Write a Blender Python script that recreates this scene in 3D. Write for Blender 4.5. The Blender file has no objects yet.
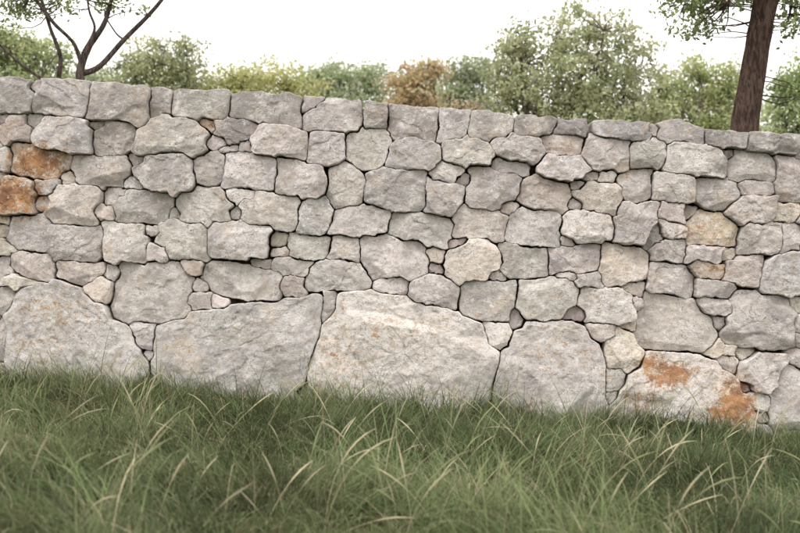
import bpy, math, random
import numpy as np
random.seed(7)
rng = np.random.default_rng(11)
SC = bpy.context.scene
S = 120.0; CZ = 1.2; CAMD = 9.26; FPX = S*CAMD

def wx(px): return (px-400.0)/S
def wz(py): return CZ+(266.5-py)/S
def at(px, py, D):
    return np.array([(px-400.0)/FPX*D, D-CAMD, CZ+(266.5-py)/FPX*D])

# ---------------------------------------------------------------- noise
def vnoise(x, y, seed=0):
    x = np.asarray(x, float); y = np.asarray(y, float)
    ix = np.floor(x).astype(np.int64); iy = np.floor(y).astype(np.int64)
    fx = x-ix; fy = y-iy
    fx = fx*fx*(3-2*fx); fy = fy*fy*(3-2*fy)
    def h(a, b):
        v = (a*374761393 + b*668265263 + seed*974634777) & 0xffffffff
        v = ((v ^ (v >> 13))*1274126177) & 0xffffffff
        v = v ^ (v >> 16)
        return (v & 0xffff)/32767.5-1.0
    return (h(ix, iy)*(1-fx)+h(ix+1, iy)*fx)*(1-fy)+(h(ix, iy+1)*(1-fx)+h(ix+1, iy+1)*fx)*fy
def fbm(x, y, seed=0, o=4):
    s = 0; a = 1
    for i in range(o):
        s = s+a*vnoise(x, y, seed+i*17); x = x*2.03+3.1; y = y*2.03+1.7; a *= .5
    return s

# ---------------------------------------------------------------- mesh builder
class MB:
    def __init__(s): s.v = []; s.f = []; s.c = []; s.m = []; s.n = 0
    def add(s, v, f, c, m=0):
        v = np.asarray(v, np.float32).reshape(-1, 3); f = np.asarray(f, np.int64).reshape(-1, 4)
        c = np.asarray(c, np.float32)
        if c.ndim == 1: c = np.tile(c, (len(v), 1))
        if c.shape[1] == 3: c = np.hstack([c, np.zeros((len(c), 1), np.float32)])
        s.v.append(v); s.f.append(f+s.n); s.c.append(c); s.m.append(np.full(len(f), m, np.int32)); s.n += len(v)
    def build(s, name, mats, smooth=True):
        v = np.concatenate(s.v); f = np.concatenate(s.f); c = np.concatenate(s.c); m = np.concatenate(s.m)
        me = bpy.data.meshes.new(name)
        me.vertices.add(len(v)); me.vertices.foreach_set("co", v.ravel())
        me.loops.add(len(f)*4); me.loops.foreach_set("vertex_index", f.ravel().astype(np.int32))
        me.polygons.add(len(f)); me.polygons.foreach_set("loop_start", (np.arange(len(f))*4).astype(np.int32))
        me.polygons.foreach_set("loop_total", np.full(len(f), 4, np.int32))
        me.polygons.foreach_set("material_index", m)
        me.polygons.foreach_set("use_smooth", np.full(len(f), smooth, bool))
        for t in mats: me.materials.append(t)
        a = me.attributes.new("tint", 'FLOAT_COLOR', 'POINT'); a.data.foreach_set("color", c.ravel())
        me.update(calc_edges=True)
        ob = bpy.data.objects.new(name, me); SC.collection.objects.link(ob)
        return ob

# ---------------------------------------------------------------- materials
def newmat(name):
    m = bpy.data.materials.new(name); m.use_nodes = True
    nt = m.node_tree; nt.nodes.clear()
    return m, nt, nt.nodes, nt.links
def diffuse(nd, lk, rough=.5):
    out = nd.new('ShaderNodeOutputMaterial'); bs = nd.new('ShaderNodeBsdfDiffuse'); bs.inputs['Roughness'].default_value = rough
    lk.new(bs.outputs[0], out.inputs[0]); return bs
def noise(nodes, links, co, scale, detail=4, rough=.6, dist=0.0):
    n = nodes.new('ShaderNodeTexNoise'); n.inputs['Scale'].default_value = scale
    n.inputs['Detail'].default_value = detail; n.inputs['Roughness'].default_value = rough
    n.inputs['Distortion'].default_value = dist
    links.new(co, n.inputs['Vector']); return n.outputs['Fac']
def ramp(nodes, links, src, lo, hi, a=0.0, b=1.0):
    n = nodes.new('ShaderNodeMapRange'); n.interpolation_type = 'SMOOTHSTEP'
    n.inputs['From Min'].default_value = lo; n.inputs['From Max'].default_value = hi
    n.inputs['To Min'].default_value = a; n.inputs['To Max'].default_value = b
    links.new(src, n.inputs['Value']); return n.outputs['Result']
def mixc(nodes, links, fac, a, b, mode='MIX'):
    n = nodes.new('ShaderNodeMix'); n.data_type = 'RGBA'; n.blend_type = mode
    for sock, val in ((n.inputs[0], fac), (n.inputs[6], a), (n.inputs[7], b)):
        if isinstance(val, bpy.types.NodeSocket): links.new(val, sock)
        elif isinstance(val, (int, float)): sock.default_value = val
        else: sock.default_value = (*val, 1)
    return n.outputs[2]
def math_(nodes, links, op, a, b):
    n = nodes.new('ShaderNodeMath'); n.operation = op
    for i, val in enumerate((a, b)):
        if isinstance(val, bpy.types.NodeSocket): links.new(val, n.inputs[i])
        else: n.inputs[i].default_value = val
    return n.outputs[0]
def vmath(nd, lk, op, a, b):
    n = nd.new('ShaderNodeVectorMath'); n.operation = op
    for i, val in enumerate((a, b)):
        if isinstance(val, bpy.types.NodeSocket): lk.new(val, n.inputs[i])
        else: n.inputs[i].default_value = val
    return n
def chips(nd, lk, co, scale):
    vo = nd.new('ShaderNodeTexVoronoi'); vo.inputs['Scale'].default_value = scale
    lk.new(co, vo.inputs['Vector'])
    d = vmath(nd, lk, 'SUBTRACT', co, vo.outputs['Position']).outputs[0]
    g = vmath(nd, lk, 'SUBTRACT', vo.outputs['Color'], (.5, .5, .5)).outputs[0]
    return math_(nd, lk, 'MULTIPLY', vmath(nd, lk, 'DOT_PRODUCT', d, g).outputs['Value'], scale)

def stone_material():
    m, nt, nd, lk = newmat("limestone")
    bs = diffuse(nd, lk, .7)
    geo = nd.new('ShaderNodeTexCoord'); co = geo.outputs['Object']
    at_ = nd.new('ShaderNodeAttribute'); at_.attribute_name = 'tint'
    col = at_.outputs['Color']; rust = at_.outputs['Alpha']
    n1 = noise(nd, lk, co, 5.0, 5, .7)
    n2 = noise(nd, lk, co, 18, 5, .72)
    n3 = noise(nd, lk, co, 80, 3, .7)
    n4n = nd.new('ShaderNodeTexNoise'); n4n.inputs['Scale'].default_value = 3.1; n4n.inputs['Detail'].default_value = 4; n4n.inputs['Roughness'].default_value = .66
    lk.new(co, n4n.inputs['Vector']); n4 = n4n.outputs['Fac']
    c = mixc(nd, lk, ramp(nd, lk, n1, .43, .62, 0, .60), col, (.80, .765, .735))
    c = mixc(nd, lk, ramp(nd, lk, n2, .50, .66, 0, .50), c, (.41, .365, .345))
    c = mixc(nd, lk, ramp(nd, lk, n4, .53, .67, 0, .45), c, (.64, .55, .45))
    c = mixc(nd, lk, ramp(nd, lk, n1, .47, .36, 0, .52), c, (.38, .352, .35))
    c = mixc(nd, lk, ramp(nd, lk, n2, .45, .34, 0, .6), c, (.85, .825, .80))
    c = mixc(nd, lk, ramp(nd, lk, n3, .57, .68, 0, .60), c, (.18, .15, .14))
    c = mixc(nd, lk, ramp(nd, lk, n3, .42, .30, 0, .45), c, (.85, .83, .81))
    sc = vmath(nd, lk, 'SCALE', n4n.outputs['Color'], (0, 0, 0)); sc.inputs['Scale'].default_value = .9
    wp = vmath(nd, lk, 'ADD', co, sc.outputs[0]).outputs[0]
    vo = nd.new('ShaderNodeTexVoronoi'); vo.feature = 'DISTANCE_TO_EDGE'; vo.inputs['Scale'].default_value = 4.5
    lk.new(wp, vo.inputs['Vector'])
    crack = math_(nd, lk, 'MULTIPLY', ramp(nd, lk, vo.outputs['Distance'], .013, .0, 0, 1), ramp(nd, lk, n1, .47, .58, 0, 1))
    c = mixc(nd, lk, math_(nd, lk, 'MULTIPLY', crack, .65), c, (.15, .12, .10))
    rn = math_(nd, lk, 'ADD', math_(nd, lk, 'MULTIPLY', math_(nd, lk, 'SUBTRACT', n2, .5), 2.6), math_(nd, lk, 'MULTIPLY', math_(nd, lk, 'SUBTRACT', n3, .5), 1.3))
    rsum = math_(nd, lk, 'ADD', rust, rn)
    rm = ramp(nd, lk, rsum, .34, .85, 0, .88)
    rc = mixc(nd, lk, ramp(nd, lk, n1, .38, .62), (.27, .125, .065), (.58, .30, .13))
    weak = ramp(nd, lk, rsum, .12, .5, 0, .42)
    c = mixc(nd, lk, weak, c, (.64, .52, .36))
    c = mixc(nd, lk, rm, c, rc)
    lk.new(c, bs.inputs['Color'])
    wco = vmath(nd, lk, 'ADD', co, vmath(nd, lk, 'MULTIPLY', n4n.outputs['Color'], (.25, .25, .25)).outputs[0]).outputs[0]
    h = math_(nd, lk, 'ADD', math_(nd, lk, 'MULTIPLY', n2, 1.0), math_(nd, lk, 'MULTIPLY', n3, .6))
    h = math_(nd, lk, 'ADD', h, math_(nd, lk, 'MULTIPLY', chips(nd, lk, wco, 9), 1.5))
    h = math_(nd, lk, 'SUBTRACT', h, math_(nd, lk, 'MULTIPLY', crack, .5))
    b = nd.new('ShaderNodeBump'); b.inputs['Strength'].default_value = 1; b.inputs['Distance'].default_value = .018
    lk.new(h, b.inputs['Height']); lk.new(b.outputs[0], bs.inputs['Normal'])
    return m

def core_material():
    m, nt, nd, lk = newmat("wall_core_earth"); bs = diffuse(nd, lk)
    co = nd.new('ShaderNodeTexCoord').outputs['Object']
    n = noise(nd, lk, co, 14, 4, .7)
    lk.new(mixc(nd, lk, ramp(nd, lk, n, .35, .65), (.035, .024, .018), (.09, .065, .048)), bs.inputs['Color'])
    return m
def ground_material():
    m, nt, nd, lk = newmat("soil_and_thatch"); bs = diffuse(nd, lk)
    co = nd.new('ShaderNodeTexCoord').outputs['Object']
    n = noise(nd, lk, co, 3, 4, .7); n2 = noise(nd, lk, co, 30, 3, .7)
    c = mixc(nd, lk, ramp(nd, lk, n, .4, .6), (.065, .075, .035), (.11, .09, .05))
    c = mixc(nd, lk, ramp(nd, lk, n2, .5, .7, 0, .6), c, (.17, .14, .09))
    lk.new(c, bs.inputs['Color'])
    return m
def leaf_material(name, trans=.35):
    m, nt, nd, lk = newmat(name)
    out = nd.new('ShaderNodeOutputMaterial'); bs = nd.new('ShaderNodeBsdfDiffuse')
    a = nd.new('ShaderNodeAttribute'); a.attribute_name = 'tint'
    c = a.outputs['Color']
    lk.new(c, bs.inputs['Color'])
    t = nd.new('ShaderNodeBsdfTranslucent'); lk.new(c, t.inputs['Color'])
    mx = nd.new('ShaderNodeMixShader'); mx.inputs[0].default_value = trans
    lk.new(bs.outputs[0], mx.inputs[1]); lk.new(t.outputs[0], mx.inputs[2]); lk.new(mx.outputs[0], out.inputs[0])
    return m
def bark_material():
    m, nt, nd, lk = newmat("bark"); bs = diffuse(nd, lk)
    tc = nd.new('ShaderNodeTexCoord')
    mp = nd.new('ShaderNodeMapping'); mp.inputs['Scale'].default_value = (1, 1, .25); lk.new(tc.outputs['Object'], mp.inputs[0])
    n = noise(nd, lk, mp.outputs[0], 28, 5, .7, .6)
    a = nd.new('ShaderNodeAttribute'); a.attribute_name = 'tint'
    c = mixc(nd, lk, 1.0, a.outputs['Color'], mixc(nd, lk, ramp(nd, lk, n, .35, .65), (.45, .42, .42), (1.5, 1.4, 1.35)), 'MULTIPLY')
    lk.new(c, bs.inputs['Color'])
    b = nd.new('ShaderNodeBump'); b.inputs['Distance'].default_value = .03; lk.new(n, b.inputs['Height']); lk.new(b.outputs[0], bs.inputs['Normal'])
    return m
M_STONE = stone_material(); M_CORE = core_material(); M_GROUND = ground_material()
M_GRASS = leaf_material("grass_blade", .25); M_LEAF = leaf_material("leaf", .42); M_BARK = bark_material()

# ---------------------------------------------------------------- ground
def gz(x, y):
    x = np.asarray(x, float); y = np.asarray(y, float)
    base = -0.04-0.075*14*np.tanh(x/14)
    return base+.035*fbm(x*.5, y*.5, 5, 3)*np.clip((-y)/1.0, .2, 1)
def make_ground():
    def axis(lim, fine, step):
        a = list(np.arange(-fine, fine+1e-6, step)); x = fine; s = step
        while x < lim:
            s *= 1.35; x += s; a = [-x]+a+[x]
        return np.array(a)
    ax = axis(400, 12, .25)
    X, Y = np.meshgrid(ax, ax, indexing='ij'); Z = gz(X, Y)
    n = len(ax); I = np.arange(n*n).reshape(n, n)
    f = np.stack([I[:-1, :-1], I[1:, :-1], I[1:, 1:], I[:-1, 1:]], -1).reshape(-1, 4)
    mb = MB(); mb.add(np.stack([X, Y, Z], -1), f, (1, 1, 1)); return mb.build("ground", [M_GROUND])
make_ground()

# ---------------------------------------------------------------- the stone wall
TOPX = [-300, 0, 60, 120, 160, 200, 265, 330, 410, 450, 490, 540, 600, 650, 680, 710, 770, 1100]
TOPY = [56, 79, 80, 86, 90, 92, 94, 99, 107, 110, 113, 119, 122, 124, 122, 132, 136, 160]
def topy(px): return np.interp(px, TOPX, TOPY)
def boty(px): return 400+(px)*.072+12
PAL = {0: (.575, .543, .52), 1: (.69, .655, .63), 2: (.73, .675, .59), 3: (.44, .412, .40), 4: (.60, .535, .50), 5: (.58, .495, .395), 6: (.75, .715, .68)}
boxes = [
(15,98,34,38,3),(62,100,52,38,0),(119,105,60,38,0),(160,102,19,26,3),(200,105,54,28,0),(265,109,70,30,3),(312,106,22,16,3),(335,118,60,34,0),(377,116,18,24,3),(411,122,52,30,3),(453,125,28,32,0),(491,126,42,26,0),(535,129,38,20,3),(570,127,32,15,3),(622,130,66,15,3),(682,133,48,23,0),(726,140,42,15,3),(772,144,52,16,3),
(14,130,34,26,4),(64,137,60,36,1),(114,140,46,34,4),(172,135,70,42,0),(209,124,20,14,5),(234,133,42,32,3),(279,142,56,32,4),(326,146,40,34,1),(366,147,44,38,0),(416,153,54,32,0),(467,151,46,28,0),(517,148,50,24,1),(562,146,40,22,4),(606,152,44,34,0),(646,154,36,28,0),(697,160,60,36,0),(752,166,48,28,0),(789,180,30,44,4),
(4,160,14,20,0),(40,163,58,34,5),(101,172,56,34,0),(164,172,60,44,0),(209,169,30,32,0),(254,171,58,38,1),(302,181,50,34,4),(347,185,38,44,0),(397,191,62,44,0),(444,173,32,20,1),(444,198,38,32,0),(490,190,54,42,0),(508,170,40,20,1),(566,171,54,30,1),(543,193,52,36,4),(595,196,46,32,2),(636,186,34,34,0),(672,188,42,28,0),(716,194,44,32,3),(754,188,34,14,3),
(18,196,46,40,5),(76,204,58,40,1),(119,195,28,18,0),(144,208,62,34,0),(205,205,50,38,0),(240,195,32,14,1),(268,213,62,36,1),(316,217,32,36,1),(362,222,58,30,0),(423,231,64,36,0),(481,223,60,30,4),(534,229,54,38,0),(588,226,56,32,1),(633,223,44,42,0),(671,213,28,16,4),(710,229,54,36,5),(750,210,46,32,4),(788,214,28,18,2),
(32,235,44,36,0),(76,245,52,36,0),(126,244,44,38,1),(182,240,54,38,0),(245,241,68,42,0),(308,247,38,26,1),(346,250,32,24,1),(395,258,66,42,1),(471,260,64,42,2),(524,262,44,30,0),(574,259,48,32,0),(622,264,52,38,2),(670,250,38,20,4),(760,238,44,30,0),(791,238,22,30,0),(704,256,36,20,0),
(3,268,14,22,0),(32,266,42,26,4),(80,272,50,20,4),(152,290,82,62,0),(238,281,84,38,0),(292,267,34,16,1),(337,275,66,28,0),(389,284,34,22,1),(435,293,52,40,0),(488,299,54,44,0),(547,297,62,42,0),(606,307,50,40,1),(672,281,48,34,0),(635,288,22,14,2),(706,270,32,18,5),(717,288,42,15,0),(741,268,36,32,4),(783,276,42,46,0),
(760,322,72,62,0),(677,323,86,56,0),(98,290,26,28,2),(146,336,24,26,1),(200,300,26,12,0),(3,300,18,24,0),(292,286,24,16,4),(497,335,24,26,1),(515,318,18,18,4),(623,350,42,40,2),(614,380,16,22,1),(720,349,34,12,2),(728,362,20,14,1),(765,374,52,38,1),(757,402,26,18,0),(792,396,44,66,0),(2,340,10,40,0),(262,292,20,8,1),(329,305,10,26,0),
(588,280,30,12,0),(568,275,20,8,1),(690,214,16,14,4),(655,235,12,22,0),(577,186,14,14,4),(229,150,16,8,0)]
polys = [
([(7,372),(6,312),(28,284),(68,281),(104,304),(140,340),(147,372),(140,400),(10,400)],6,'a'),
([(157,328),(190,310),(255,303),(322,291),(327,298),(312,350),(300,402),(160,395),(152,360)],1,'b'),
([(310,378),(322,330),(340,296),(372,290),(440,302),(484,326),(496,350),(492,385),(484,412),(320,412)],6,'c'),
([(497,372),(503,348),(524,321),(572,319),(590,335),(607,368),(606,405),(596,428),(500,420),(494,400)],1,'d'),
([(610,412),(626,380),(646,353),(698,351),(728,374),(744,398),(754,425),(748,445),(618,440)],6,'e')]

class Stone: pass
def mk(poly, tint, big=False):
    s = Stone(); p = np.array(poly, float); s.p = p; s.c = p.mean(0) if not big else (p.min(0)+p.max(0))/2
    e = np.roll(p, -1, 0)-p; n = np.stack([e[:, 1], -e[:, 0]], -1); n /= np.linalg.norm(n, axis=1)[:, None]+1e-9
    d = (n*p).sum(1); cc = p.mean(0)
    fl = (n@cc-d) > 0; n[fl] *= -1; d[fl] *= -1
    s.n = n; s.d = d; s.r = np.linalg.norm(p-s.c, axis=1).max(); s.size = p.max(0)-p.min(0); s.tint = tint; s.big = big
    return s
def sdf(s, x, y):
    r = np.full(np.shape(x), -1e9)
    for (a, b), d in zip(s.n, s.d): r = np.maximum(r, a*x+b*y-d)
    return r
def boxpoly(cx, cy, w, h, jit=1.0, slope=.075, cap=False):
    a = math.atan(slope)+random.uniform(-.09, .09)*jit
    if cap: a = math.atan(slope)+random.uniform(-.02, .02)
    q = [(-w/2, -h/2), (w/2, -h/2), (w/2, h/2), (-w/2, h/2)]
    q = [(x*(1-random.choice([0, 0, .02, .14, .26])*jit), y*(1-random.choice([0, 0, .03, .14, .30])*jit*(0 if cap and y < 0 else 1))) for x, y in q]
    out = []
    for i in range(4):
        p0 = np.array(q[i-1]); p1 = np.array(q[i]); p2 = np.array(q[(i+1) % 4])
        big = random.random() < .36 and not cap
        f1 = random.uniform(.12, .5) if big else random.uniform(.005, .02)
        f2 = random.uniform(.12, .5) if big else random.uniform(.005, .02)
        out += [p1+(p0-p1)*f1, p1+(p2-p1)*f2]
    ca, sa = math.cos(a), math.sin(a)
    return [(cx+x*ca-y*sa, cy+x*sa+y*ca) for x, y in out]
stones = [mk(boxpoly(cx, cy, w+2, h+2, cap=i < 18), t) for i, (cx, cy, w, h, t) in enumerate(boxes)]
stones += [mk(p, t, True) for p, t, _ in polys]
def extend(x0, x1):
    y = 0.0
    while y < 215:
        h = random.uniform(28, 42); x = x0+random.uniform(-10, 8)
        while x < x1:
            w = random.uniform(32, 68)
            if x+w > x1-12: w = x1-x
            if w < 14: break
            cx = x+w/2
            stones.append(mk(boxpoly(cx, topy(cx)+y+h/2+1, w, h*random.uniform(.86, 1)), random.choice([0, 0, 0, 1, 1, 3, 4, 2])))
            x += w
        y += h
    x = x0
    while x < x1-40:
        w = min(random.uniform(90, 160), x1-x); cx = x+w/2; t = topy(cx)+y; b = boty(cx)+10
        stones.append(mk(boxpoly(cx, (t+b)/2, w, b-t), 1)); x += w
extend(-330, -6); extend(815, 1140)
gx, gy = np.meshgrid(np.arange(-330, 1140, 2.0), np.arange(50, 480, 2.0))
F = np.full(gx.shape, 1e9)
def upd(s):
    x0, x1 = s.c[0]-s.r-40, s.c[0]+s.r+40; y0, y1 = s.c[1]-s.r-40, s.c[1]+s.r+40
    i0 = max(0, int((x0+330)/2)); i1 = min(gx.shape[1], int((x1+330)/2)); j0 = max(0, int((y0-50)/2)); j1 = min(gx.shape[0], int((y1-50)/2))
    if i0 >= i1 or j0 >= j1: return
    F[j0:j1, i0:i1] = np.minimum(F[j0:j1, i0:i1], sdf(s, gx[j0:j1, i0:i1], gy[j0:j1, i0:i1]))
for s in stones: upd(s)
ok = (gy > topy(gx)+5) & (gy < boty(gx))
nch = 0
while nch < 300:
    V = np.where(ok, np.minimum(F, 30), -1); k = V.argmax(); v = V.flat[k]
    if v < 4.8: break
    cx, cy = gx.flat[k], gy.flat[k]; v = min(v, 16)
    s = mk(boxpoly(cx, cy, v*random.uniform(2.5, 4.2), v*random.uniform(1.6, 2.2), 1.3), random.choice([0, 1, 2, 4, 1])); stones.append(s); upd(s); nch += 1
print("stones", len(stones), "chinks", nch)

rusts = [(38,162,33,19,.95),(14,196,34,23,.95),(668,374,27,14,.95),(652,364,20,13,.75),(732,402,22,28,1.0),(718,414,20,12,.85),(640,398,20,14,.5),(700,228,26,12,.36),(713,270,16,9,.40),
 (340,352,26,34,.36),(400,330,60,18,.24),(60,310,50,24,.30),(40,350,30,30,.26),(560,350,38,26,.20),(560,147,22,9,.25),(209,124,10,8,.4),(606,378,10,9,.4),(180,345,20,14,.24),(14,130,12,9,.35),(625,168,14,12,.25)]
def rustf(x, y):
    r = np.zeros(np.shape(x))
    for a, b, u, v, s in rusts: r = np.maximum(r, s*np.exp(-(((x-a)/u)**2+((y-b)/v)**2)**1.3))
    return r
def warp(x, y):
    return (x+1.4*fbm(x/24, y/24, 101, 2)+.7*vnoise(x/6, y/6, 131)+.55*vnoise(x/2.5, y/2.5, 132), y+1.2*fbm(x/24, y/24, 151, 2)+.6*vnoise(x/6, y/6, 171)+.55*vnoise(x/2.5, y/2.5, 172))
mb = MB()
for si, s in enumerate(stones):
    big = s.r > 55
    na = 200 if big else (128 if s.r > 14 else 44)
    nr = 60 if big else (32 if s.r > 14 else 10)
    th = np.arange(na)/na*2*np.pi
    rmax = s.r*1.15+12; rr = np.arange(0, rmax, .5)
    R, TH = np.meshgrid(rr, th, indexing='ij')
    X0 = s.c[0]+R*np.cos(TH); Y0 = s.c[1]+R*np.sin(TH)
    X, Y = warp(X0, Y0)
    own = sdf(s, X, Y); oth = np.full(own.shape, 1e9)
    for o in stones:
        if o is s: continue
        if np.hypot(*(o.c-s.c)) < s.r+o.r+14: oth = np.minimum(oth, sdf(o, X, Y))
    valid = (own <= oth) & (own < 3.6) & (Y0 > topy(X0)-2+2*vnoise(X0/9, X0*0+s.c[0], 9))
    bad = ~valid; first = np.where(bad.any(0), bad.argmax(0), len(rr)-1)
    r = rr[first]
    if r.min() < .8 or np.median(r) < 2.5:
        if np.median(r) < 3: continue
        r = np.maximum(r, 1.0)
    r = np.minimum(r, np.minimum(np.roll(r, 1), np.roll(r, -1))*1.16+.5)
    r = .12*np.roll(r, 1)+.76*r+.12*np.roll(r, -1)
    gap = .35+1.25*np.clip(.35+.9*vnoise(np.cos(th)*2.2+si*7.1, np.sin(th)*2.2, 400), 0, 1.4)
    r = np.maximum(r-gap, 1.0)
    t = np.linspace(0, 1, nr)**.68
    Rg = t[:, None]*r[None, :]
    PX = s.c[0]+Rg*np.cos(th); PY = s.c[1]+Rg*np.sin(th)
    ox = PX[-1]; oy = PY[-1]
    e = np.sqrt(((PX[..., None]-ox)**2+(PY[..., None]-oy)**2).min(-1))/S
    lx = (PX-s.c[0])/S; lz = -(PY-s.c[1])/S
    size = max(r.mean(), 1)/S*2
    hx = s.size[0]/S/2; hz = s.size[1]/S/2
    b = random.uniform(.0, .10)*min(1, size/.35+.2)
    if big: b = random.uniform(.08, .12)
    if r.mean() < 9: b = random.uniform(-.045, .015)
    wl = .05*size*fbm(lx*5/size*.35+si*1.7, lz*5/size*.35, 300, 2)
    lxw = lx+wl; lzw = lz+.05*size*fbm(lx*5/size*.35+si*1.7+9, lz*5/size*.35, 310, 2)
    def hull(n, lo, hi, q0, q1):
        d = b+lxw*random.uniform(-.16, .16)+lzw*random.uniform(-.24, .10)
        for k in range(n):
            ph = random.uniform(0, 2*math.pi); sl = random.uniform(lo, hi)
            dx, dz = math.cos(ph), math.sin(ph); sup = abs(dx)*hx+abs(dz)*hz; q = random.uniform(q0, q1)*sup
            d = np.minimum(d, b+sl*q-sl*(lxw*dx+lzw*dz))
        return d
    dep = np.maximum(hull(7 if not big else 10, .1, .8, .3, .95), hull(5, .1, .7, .1, .8)-.02*min(1, size/.3))
    dep = np.maximum(dep, b-.055*min(1, size/.2))
    Rd = min(.009, .07*size)*random.uniform(.6, 1.3)
    u = 1-np.minimum(e/Rd, 1); dep = dep-Rd*(1-np.sqrt(np.maximum(1-u*u, 0)))
    gxm = PX/S; gym = PY/S; am = min(1.0, size/.3)
    nz = .0055*fbm(gxm*6+si*3.7, gym*8, 31, 3)*am+.0045*fbm(gxm*24+si, gym*28, 61, 3)*am
    if random.random() < .55 or big:
        stp = (lz*random.uniform(.4, 1)+lx*random.uniform(-1, 1))/(.14+.14*random.random())+.6*fbm(gxm*4, gym*4+si, 91, 2)+.12*fbm(gxm*22, gym*22, 95, 2)
        fr = stp-np.floor(stp); nz = nz+.008*am*(np.clip((fr-.05)/.05, 0, 1)-fr)
    dep = dep+nz*np.minimum(1, e/.012+.3)
    dep = np.maximum(dep, -.07)
    wX = wx(PX); wZ = wz(PY); wY = -dep
    V = np.stack([wX, wY, wZ], -1)
    isTop = s.c[1] < topy(s.c[0])+24
    back = .55 if isTop else .18
    sk = [np.stack([wX[-1], wY[-1]+.02, wZ[-1]], -1)]
    shr = .0 if isTop else .06
    sk.append(np.stack([wX[-1]-(ox-s.c[0])/S*shr, np.full(na, back), wZ[-1]+(oy-s.c[1])/S*shr], -1))
    if isTop: sk.append(np.stack([np.full(na, wx(s.c[0])), np.full(na, back+.02), np.full(na, wz(s.c[1]))], -1))
    V = np.concatenate([V]+[k[None] for k in sk], 0)
    nrow = V.shape[0]; I = np.arange(nrow*na).reshape(nrow, na); J = np.roll(I, -1, 1)
    f = np.stack([I[:-1], I[1:], J[1:], J[:-1]], -1).reshape(-1, 4)
    base = np.array(PAL[s.tint])*random.uniform(.80, 1.12)*np.array([1.01+random.uniform(-.02, .04), 1, 1+random.uniform(-.06, .03)])
    if isTop: base = base*.9
    ru = rustf(PX, PY)
    if s.tint == 5: ru = np.maximum(ru, .2)
    ru = np.concatenate([ru]+[ru[-1:]]*len(sk), 0)
    col = np.concatenate([np.tile(base, (nrow*na, 1)), ru.reshape(-1, 1)], 1)
    mb.add(V.reshape(-1, 3), f, col, 0)
xs = np.arange(-330, 1141, 10.0); X = wx(xs); Zt = wz(topy(xs)+14); Zb = gz(X, X*0)-.5
prof = [(.13, 0), (.13, 1), (.56, 1), (.56, 0)]
V = []
for yy, tt in prof: V.append(np.stack([X, np.full_like(X, yy)+(.012*vnoise(xs/9, xs*0, 3)), Zt if tt else Zb], -1))
V = np.array(V); n = len(xs); I = np.arange(4*n).reshape(4, n)
f = [np.stack([I[k, :-1], I[k, 1:], I[(k+1) % 4, 1:], I[(k+1) % 4, :-1]], -1) for k in range(4)]
f.append(np.array([[I[0, 0], I[1, 0], I[2, 0], I[3, 0]], [I[0, -1], I[1, -1], I[2, -1], I[3, -1]]]))
mb.add(V.reshape(-1, 3), np.concatenate(f), (1, 1, 1), 1)
mb.build("stone_wall", [M_STONE, M_CORE])

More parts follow.
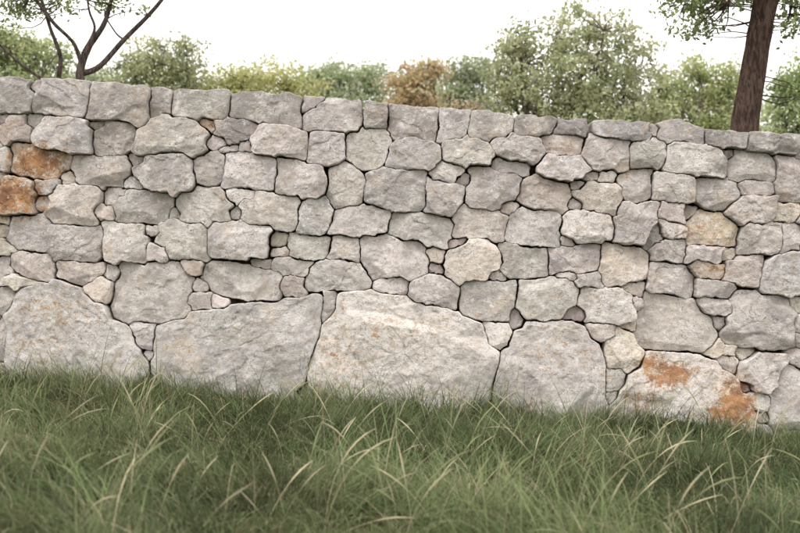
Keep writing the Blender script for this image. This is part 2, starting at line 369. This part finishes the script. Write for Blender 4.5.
# ---------------------------------------------------------------- grass
def tube(mb, pts, radii, n, col, mat):
    pts = np.array(pts, float); T_ = np.gradient(pts, axis=0); T_ /= np.linalg.norm(T_, axis=1)[:, None]+1e-9
    ref = np.array([.31, .92, .05]); A = np.cross(T_, ref); A /= np.linalg.norm(A, axis=1)[:, None]+1e-9; B = np.cross(T_, A)
    a = np.arange(n)/n*2*np.pi
    V = pts[:, None]+np.array(radii)[:, None, None]*(A[:, None]*np.cos(a)[None, :, None]+B[:, None]*np.sin(a)[None, :, None])
    I = np.arange(len(pts)*n).reshape(-1, n); J = np.roll(I, -1, 1)
    mb.add(V.reshape(-1, 3), np.stack([I[:-1], J[:-1], J[1:], I[1:]], -1).reshape(-1, 4), col, mat)
def grass():
    mb = MB()
    def blades(n, xr, yr, wid, lenr, seed, per=16, K=4, light=1.0):
        g = np.random.default_rng(seed)
        nc = n//per
        cx = g.uniform(*xr, nc); cy = g.uniform(*yr, nc)
        az_c = np.pi*1.3*fbm(cx*.9, cy*.9, 211, 2)+g.normal(0, .6, nc)
        hc = 1+.6*fbm(cx*1.1, cy*1.4, 223, 3)+g.normal(0, .25, nc)
        tone = fbm(cx*1.2, cy*1.7, 241, 3)+g.normal(0, .35, nc); dry = fbm(cx*1.9+7, cy*1.9, 251, 3)
        ci = np.repeat(np.arange(nc), per); N_ = len(ci)
        x = cx[ci]+g.normal(0, .035, N_); y = np.minimum(cy[ci]+g.normal(0, .035, N_), -.04)
        az = az_c[ci]+g.normal(0, .65, N_)
        Ln = g.uniform(*lenr, N_)*np.clip(hc[ci], .35, 1.9)
        th0 = np.abs(g.normal(.4, .35, N_)); curl = g.uniform(.4, 2.4, N_)
        w = wid*g.uniform(.5, 1.5, N_)
        px = x.copy(); py = y.copy(); pz = gz(x, y)-.01
        wd = az+np.pi/2+g.normal(0, .5, N_)
        ux = np.cos(wd); uy = np.sin(wd)
        V = np.zeros((N_, K*2, 3), np.float32)
        for k in range(K):
            t = k/(K-1); ww = w*(1-t**1.6)*.5+.0003
            V[:, 2*k] = np.stack([px-ux*ww, py-uy*ww, pz], -1); V[:, 2*k+1] = np.stack([px+ux*ww, py+uy*ww, pz], -1)
            th = np.minimum(th0+curl*(t+.15), 2.0); st = Ln/(K-1)
            # blades beside the wall rest against it
            px = px+st*np.sin(th)*np.cos(az); py = np.minimum(py+st*np.sin(th)*np.sin(az), -.012); pz = pz+st*np.cos(th)
        B = np.arange(N_)[:, None]*K*2
        f = np.concatenate([np.stack([B[:, 0]+2*k, B[:, 0]+2*k+1, B[:, 0]+2*k+3, B[:, 0]+2*k+2], -1) for k in range(K-1)])
        green = np.array([.175, .235, .105]); deep = np.array([.072, .108, .055]); yel = np.array([.29, .315, .155]); straw = np.array([.50, .43, .30])
        m1 = np.clip(.5+.5*tone[ci]+g.normal(0, .25, N_), 0, 1)[:, None]
        c = deep*(1-m1)+green*m1
        m2 = np.clip(.10+.3*dry[ci]+g.normal(0, .22, N_), 0, 1)[:, None]
        c = c*(1-m2)+yel*m2
        isd = (g.random(N_) < .06+.14*np.clip(dry[ci], 0, 1))[:, None]
        c = np.where(isd, straw*g.uniform(.5, 1.1, (N_, 1)), c)*g.uniform(.7, 1.35, (N_, 1))*light
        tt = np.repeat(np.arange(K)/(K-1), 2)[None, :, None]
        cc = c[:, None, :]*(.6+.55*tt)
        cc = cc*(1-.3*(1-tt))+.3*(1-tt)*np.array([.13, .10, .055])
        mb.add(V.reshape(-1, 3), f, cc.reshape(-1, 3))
    blades(105000, (-4.2, 4.2), (-5.3, -.02), .0046, (.10, .28), 1)
    blades(12000, (-4.2, 4.2), (-.40, -.10), .0045, (.14, .38), 2, per=22)
    blades(18000, (-4.0, 4.0), (-5.1, -.1), .0046, (.26, .52), 5, per=7, K=6, light=1.2)
    blades(12000, (-8.5, -4.1), (-6.2, -.02), .010, (.12, .28), 3)
    blades(12000, (4.1, 8.5), (-6.2, -.02), .010, (.12, .28), 4)
    blades(9000, (-5, 5), (-8.5, -5.2), .010, (.08, .18), 6)
    g = np.random.default_rng(77)
    for i in range(300):
        x, y = g.uniform(-4.2, 4.2), -.3-4.6*g.random()**.8
        az = g.choice([0.2, -.3, 2.9, 3.4, .6, .1])+g.normal(0, .5); Ln = g.uniform(.30, .60); th = abs(g.normal(.4, .25)); cu = g.uniform(.2, 1.3)
        p = np.array([x, y, float(gz(x, y))]); pts = [p]; K = 9
        for k in range(K):
            a = th+cu*(k/K)**1.5
            p = p+Ln/K*np.array([math.sin(a)*math.cos(az), math.sin(a)*math.sin(az), math.cos(a)]); p[1] = min(p[1], -.13); pts.append(p)
        rad = [.0011]*6+[.0034, .0044, .0032, .0008]; sc = g.uniform(.7, 1.2)
        tube(mb, pts, [r*sc for r in rad], 5, np.array([.60, .54, .37])*g.uniform(.75, 1.15) if g.random() < .65 else np.array([.34, .36, .19]), 0)
    return mb.build("grass", [M_GRASS])
grass()

# ---------------------------------------------------------------- trees
def leaves(mb, P, L, cols, g, mat=1):
    n = len(P); a = g.normal(0, 1, (n, 3)); a[:, 2] -= .3; a /= np.linalg.norm(a, axis=1)[:, None]
    b = np.cross(a, g.normal(0, 1, (n, 3))); b /= np.linalg.norm(b, axis=1)[:, None]+1e-9
    l = (L*g.uniform(.6, 1.3, n))[:, None]; w = l*.27
    V = np.stack([P-a*l*.5, P+b*w-a*l*.05, P+a*l*.5, P-b*w-a*l*.05], 1)
    I = np.arange(n*4).reshape(n, 4)
    mb.add(V.reshape(-1, 3), I, np.repeat(cols, 4, 0), mat)
def curve(p0, p1, k, bend, g):
    p0 = np.array(p0); p1 = np.array(p1); t = np.linspace(0, 1, k)[:, None]
    off = g.normal(0, 1, 3)*bend*np.linalg.norm(p1-p0)
    return p0+(p1-p0)*t+off*np.sin(t*np.pi)+g.normal(0, .012, (k, 3))*np.linalg.norm(p1-p0)*np.sin(t*np.pi)
def clusters_to_leaves(mb, tips, sig, per, L, pal, g, mat=1, bright=.25):
    P = []; Cc = []
    pal = np.array(pal)
    for tp in tips:
        k = max(4, int(per*g.uniform(.5, 1.4)))
        d = g.normal(0, 1, (k, 3))*np.array([sig, sig, sig*.62])
        P.append(np.array(tp)+d)
        base = pal[g.integers(len(pal))]*g.uniform(1-bright, 1+bright)
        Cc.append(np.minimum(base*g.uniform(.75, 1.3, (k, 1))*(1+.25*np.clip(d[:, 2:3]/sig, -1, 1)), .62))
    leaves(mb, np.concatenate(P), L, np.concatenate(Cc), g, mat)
def tree(name, px, D, lobes, pal, ntip, per, L, sig, seed, bark=(.14, .12, .105), trunk_r=.09):
    """lobes: (px,py,rx,ry) outline lobes of the crown, converted to metres at distance D"""
    g = np.random.default_rng(seed); mb = MB(); u = D/FPX
    b = at(px, 0, D); base = np.array([b[0], b[1], float(gz(b[0], b[1]))-.1])
    cs = [(at(a, c, D), rx*u, ry*u) for a, c, rx, ry in lobes]
    cen = np.mean([c[0] for c in cs], 0); fork = base+(cen-base)*.35; fork[2] = max(fork[2], base[2]+.5)
    tube(mb, curve(base, fork, 6, .04, g), np.linspace(trunk_r, trunk_r*.75, 6), 8, bark, 0)
    w = np.array([rx*ry for _, rx, ry in cs]); w = w/w.sum(); tips = []; nodes = []
    for c, rx, ry in cs:
        cc = c+np.array([0, g.uniform(-.3, .3)*rx, 0])
        pts = curve(fork, cc, 7, .08, g); tube(mb, pts, np.linspace(trunk_r*.6, .02, 7), 6, bark, 0); nodes += list(pts[2:])
        for _ in range(3):
            d = g.normal(0, 1, 3); d /= np.linalg.norm(d); d[2] = abs(d[2])
            q = cc+d*np.array([rx, rx, ry])*.75
            pt = curve(pts[g.integers(3, 6)], q, 6, .1, g); tube(mb, pt, np.linspace(trunk_r*.28, .008, 6), 5, bark, 0); nodes += list(pt[2:])
    nodes = np.array(nodes)
    for i in range(ntip):
        k = g.choice(len(cs), p=w); c, rx, ry = cs[k]
        d = g.normal(0, 1, 3); d /= np.linalg.norm(d); r = g.random()**.42*g.uniform(.75, 1.25)
        tp = c+d*r*np.array([rx, rx, ry]); tips.append(tp)
        nn = nodes[((nodes-tp)**2).sum(1).argmin()]
        tube(mb, curve(nn, tp, 4, .08, g), np.linspace(.012, .004, 4), 4, bark, 0)
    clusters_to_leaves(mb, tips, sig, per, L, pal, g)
    return mb.build(name, [M_BARK, M_LEAF], False)

olive = [(.42, .45, .26), (.48, .50, .29), (.33, .37, .20), (.53, .54, .34)]
yelg = [(.52, .52, .24), (.45, .49, .22), (.58, .56, .27)]
midg = [(.34, .41, .19), (.39, .46, .22), (.28, .35, .16)]
haze = [(.45, .52, .32), (.40, .48, .28), (.50, .55, .35)]
orng = [(.60, .42, .25), (.54, .41, .24), (.49, .45, .25), (.62, .46, .29)]
tree("deciduous_tree", 578, 20, [(590,38,46,34),(520,48,28,28),(560,85,66,40),(632,70,30,34),(585,120,75,30),(640,110,30,26),(512,95,26,30)], olive, 400, 42, .09, .13, 21, trunk_r=.12)
tree("deciduous_tree", 155, 24, [(155,62,34,26),(185,45,14,12),(130,78,26,20),(180,75,30,24),(150,110,60,30)], [(.42,.45,.25),(.48,.50,.28),(.37,.41,.24)], 240, 38, .09, .14, 22)
tree("autumn_tree", 412, 31, [(408,82,22,20),(432,72,14,12),(415,105,34,22)], orng, 160, 40, .11, .17, 23)
tree("yellow_green_tree", 265, 25, [(262,82,44,18),(295,88,26,14),(225,86,26,15),(255,112,66,24)], yelg, 250, 40, .095, .15, 24)
tree("deciduous_tree", 345, 33, [(345,80,34,20),(322,86,24,18),(370,86,24,20),(345,114,60,26)], haze, 220, 44, .12, .20, 25)
tree("deciduous_tree", 470, 34, [(462,80,16,22),(485,76,14,20),(452,105,30,22),(480,110,30,20)], [(.35,.41,.25),(.40,.43,.27)], 180, 42, .12, .18, 26)
tree("shrub", 470, 21, [(462,118,24,18),(492,128,22,16),(440,120,16,12)], [(.48,.35,.26),(.42,.40,.24),(.46,.37,.26)], 100, 32, .07, .10, 27, trunk_r=.04)
tree("deciduous_tree", 700, 25, [(700,84,40,26),(672,98,26,26),(725,96,26,28),(700,125,60,30)], [(.44,.50,.25),(.39,.45,.22),(.51,.53,.27)], 300, 40, .095, .15, 28)
tree("deciduous_tree", 800, 23, [(795,88,28,22),(830,70,34,30),(800,125,50,30),(850,110,40,30)], midg, 260, 40, .09, .14, 29)
tree("deciduous_tree", 20, 22, [(12,52,34,22),(50,62,26,18),(-30,50,36,36),(30,92,60,24)], [(.30,.36,.18),(.37,.43,.22),(.44,.47,.25)], 320, 40, .09, .14, 30)
tree("deciduous_tree", 95, 28, [(98,80,24,14),(75,88,30,14),(90,108,50,18)], haze, 130, 42, .10, .15, 31)

def treeline():
    g = np.random.default_rng(5); mb = MB()
    for i in range(76):
        D = g.uniform(42, 62); px = -500+1800*(i+g.random())/76
        top = 78+12*vnoise(px/60, 0, 8)+.045*(px-400)*.6+g.uniform(-7, 7)
        c = at(px, top, D); z0 = float(gz(c[0], c[1])); H = c[2]-z0; W = g.uniform(1.6, 2.8)
        tube(mb, [[c[0], c[1], z0], [c[0], c[1], z0+H*.5], [c[0]+.2, c[1], z0+H*.8]], [.14, .11, .05], 6, (.14, .12, .10), 0)
        n = 46; d = g.normal(0, 1, (n, 3)); d /= np.linalg.norm(d, axis=1)[:, None]; r = g.random(n)[:, None]**.4
        tips = np.array([c[0], c[1], z0+H*.56])+d*r*np.array([W, W, H*.44])
        pal = haze if g.random() < .55 else ([(.38,.45,.26),(.42,.47,.28)] if g.random() < .6 else [(.52,.46,.29),(.50,.50,.30)])
        clusters_to_leaves(mb, tips, .42, 30, .28, pal, g)
    mb.build("distant_woodland", [M_BARK, M_LEAF], False)
treeline()

def spline(P, k=8):
    P = np.array(P, float); n = len(P); out = []
    for i in range(n-1):
        p0 = P[max(i-1, 0)]; p1 = P[i]; p2 = P[i+1]; p3 = P[min(i+2, n-1)]
        for t in np.linspace(0, 1, k, endpoint=False):
            out.append(.5*((2*p1)+(-p0+p2)*t+(2*p0-5*p1+4*p2-p3)*t*t+(-p0+3*p1-3*p2+p3)*t**3))
    out.append(P[-1]); return np.array(out)
def near_tree(name, D, limbs, tips_spec, pal, per, L, sig, seed, bark, thick=1.0):
    g = np.random.default_rng(seed); mb = MB(); u = D/FPX; nodes = []
    for pts in limbs:
        P = []
        for p in pts:
            q = at(p[0], p[1], D); q[1] += (p[3] if len(p) > 3 else 0)
            P.append([*q, p[2]*u/2*thick])
        if pts[0][1] > 200: P[0][2] = float(gz(P[0][0], P[0][1]))-.15
        C = spline(P, 8); wob = 1+.05*vnoise(np.arange(len(C))*.6, np.zeros(len(C)), seed)
        tube(mb, C[:, :3], np.maximum(C[:, 3]*wob, .003), 14, bark, 0); nodes += list(C[::2, :3])
    nodes = np.array(nodes); tips = []
    for (a, b, rx, ry, dep, n) in tips_spec:
        for i in range(n):
            q = at(a+g.normal(0, rx*.5), b+g.normal(0, ry*.5), D); q[1] += g.normal(0, dep); tips.append(q)
            nn = nodes[((nodes-q)**2).sum(1).argmin()]
            tube(mb, curve(nn, q, 5, .1, g), np.linspace(.009, .003, 5), 4, bark, 0)
    clusters_to_leaves(mb, tips, sig, per, L, pal, g)
    return mb.build(name, [M_BARK, M_LEAF], True)
near_tree("leaning_tree", 12.8, [
 [(728,420,46),(738,250,34),(744,135,30),(752,80,27),(762,20,27),(772,-30,26),(785,-110,22),(790,-220,15),(800,-330,8)],
 [(768,-20,14),(740,-50,10,-.3),(705,-75,7,-.4),(668,-80,4,-.3)],
 [(772,-40,14),(805,-70,9,.3),(850,-100,5,.2)],
 [(783,-100,10),(740,-160,7,.4),(700,-210,4,.6)],
 [(705,-75,6,-.4),(690,-45,4,-.4),(682,-10,2.5,-.5)],
 [(740,-50,6,-.3),(726,-20,4,-.5),(716,12,2.5,-.5)],
 [(805,-70,6,.3),(800,-30,4,.2),(796,10,2.5,.2)]],
 [(685,-5,26,26,.3,34),(712,8,24,24,.3,26),(690,28,18,10,.2,9),(735,-12,24,16,.4,22),(800,0,18,28,.3,20),(790,30,14,10,.2,7),(760,-60,90,40,.7,70),(730,-180,90,70,.8,70),(830,-130,70,80,.8,70),(790,-300,60,50,.7,50),(797,96,8,10,.1,4)],
 [(.24,.30,.13),(.31,.37,.17),(.18,.23,.10)], 22, .065, .07, 41, (.105, .078, .065), .90)
near_tree("slender_tree", 13.2, [
 [(92,400,20),(86,200,15),(82,95,12),(80,72,12),(88,48,10),(104,24,7),(112,-5,5),(118,-50,3)],
 [(80,74,9),(98,66,8,.05),(122,38,7,.1),(146,14,6,.1),(164,-8,5,.1),(190,-50,3,.1)],
 [(82,66,7),(76,45,5,-.1),(60,28,5,-.2),(46,10,5,-.2),(33,-8,4,-.2),(15,-50,3,-.2)],
 [(86,48,5),(90,25,4,.2),(84,5,3,.2),(80,-30,2,.2)],
 [(48,72,7,.4),(50,50,6,.4),(40,22,5,.4),(34,2,5,.4),(20,-40,3,.4)],
 [(84,110,6,-.1),(50,84,5,-.2),(25,66,3.5,-.2),(0,44,3,-.2),(-30,30,2,-.2)],
 [(122,38,3,.1),(112,30,2.5,.2),(100,12,2,.2)]],
 [(20,5,26,10,.25,26),(110,0,24,8,.3,20),(60,2,20,8,.3,10),(-10,30,20,20,.3,18),(100,-60,80,36,.6,80),(20,-70,70,40,.6,70),(160,-40,40,20,.4,26)],
 [(.27,.33,.14),(.33,.39,.18),(.22,.28,.13)], 20, .06, .07, 42, (.125, .105, .095), .70)

# ---------------------------------------------------------------- light, sky, camera
el, azv = math.radians(58), (-.45, -.85)
w = bpy.data.worlds.new("World"); SC.world = w; w.use_nodes = True
nt = w.node_tree; nt.nodes.clear(); o = nt.nodes.new('ShaderNodeOutputWorld'); bg = nt.nodes.new('ShaderNodeBackground')
sky = nt.nodes.new('ShaderNodeTexSky'); sky.sky_type = 'NISHITA'; sky.sun_disc = False; sky.sun_elevation = el
sky.sun_rotation = math.atan2(azv[0], azv[1]); sky.dust_density = 3
mx = nt.nodes.new('ShaderNodeMix'); mx.data_type = 'RGBA'; mx.inputs[0].default_value = .9
nt.links.new(sky.outputs[0], mx.inputs[6]); mx.inputs[7].default_value = (18.8, 18.2, 17.7, 1)
nt.links.new(mx.outputs[2], bg.inputs['Color']); bg.inputs['Strength'].default_value = .1
nt.links.new(bg.outputs[0], o.inputs[0])
ld = bpy.data.lights.new("sun", 'SUN'); ld.energy = 1.45; ld.angle = math.radians(20); ld.color = (1, .965, .93)
lo = bpy.data.objects.new("sun", ld); SC.collection.objects.link(lo)
from mathutils import Vector
nrm = math.hypot(*azv); dv = Vector((azv[0]/nrm*math.cos(el), azv[1]/nrm*math.cos(el), math.sin(el)))
lo.rotation_euler = dv.to_track_quat('Z', 'Y').to_euler()
cd = bpy.data.cameras.new("camera"); cd.lens = 50; cd.sensor_width = 36; cd.clip_end = 2000
cd.dof.use_dof = True; cd.dof.focus_distance = CAMD; cd.dof.aperture_fstop = 2.0
co = bpy.data.objects.new("camera", cd); SC.collection.objects.link(co)
co.location = (0, -CAMD, CZ); co.rotation_euler = (math.radians(90), 0, 0); SC.camera = co
SC.view_settings.view_transform = 'Standard'; SC.view_settings.look = 'None'; SC.view_settings.exposure = 0
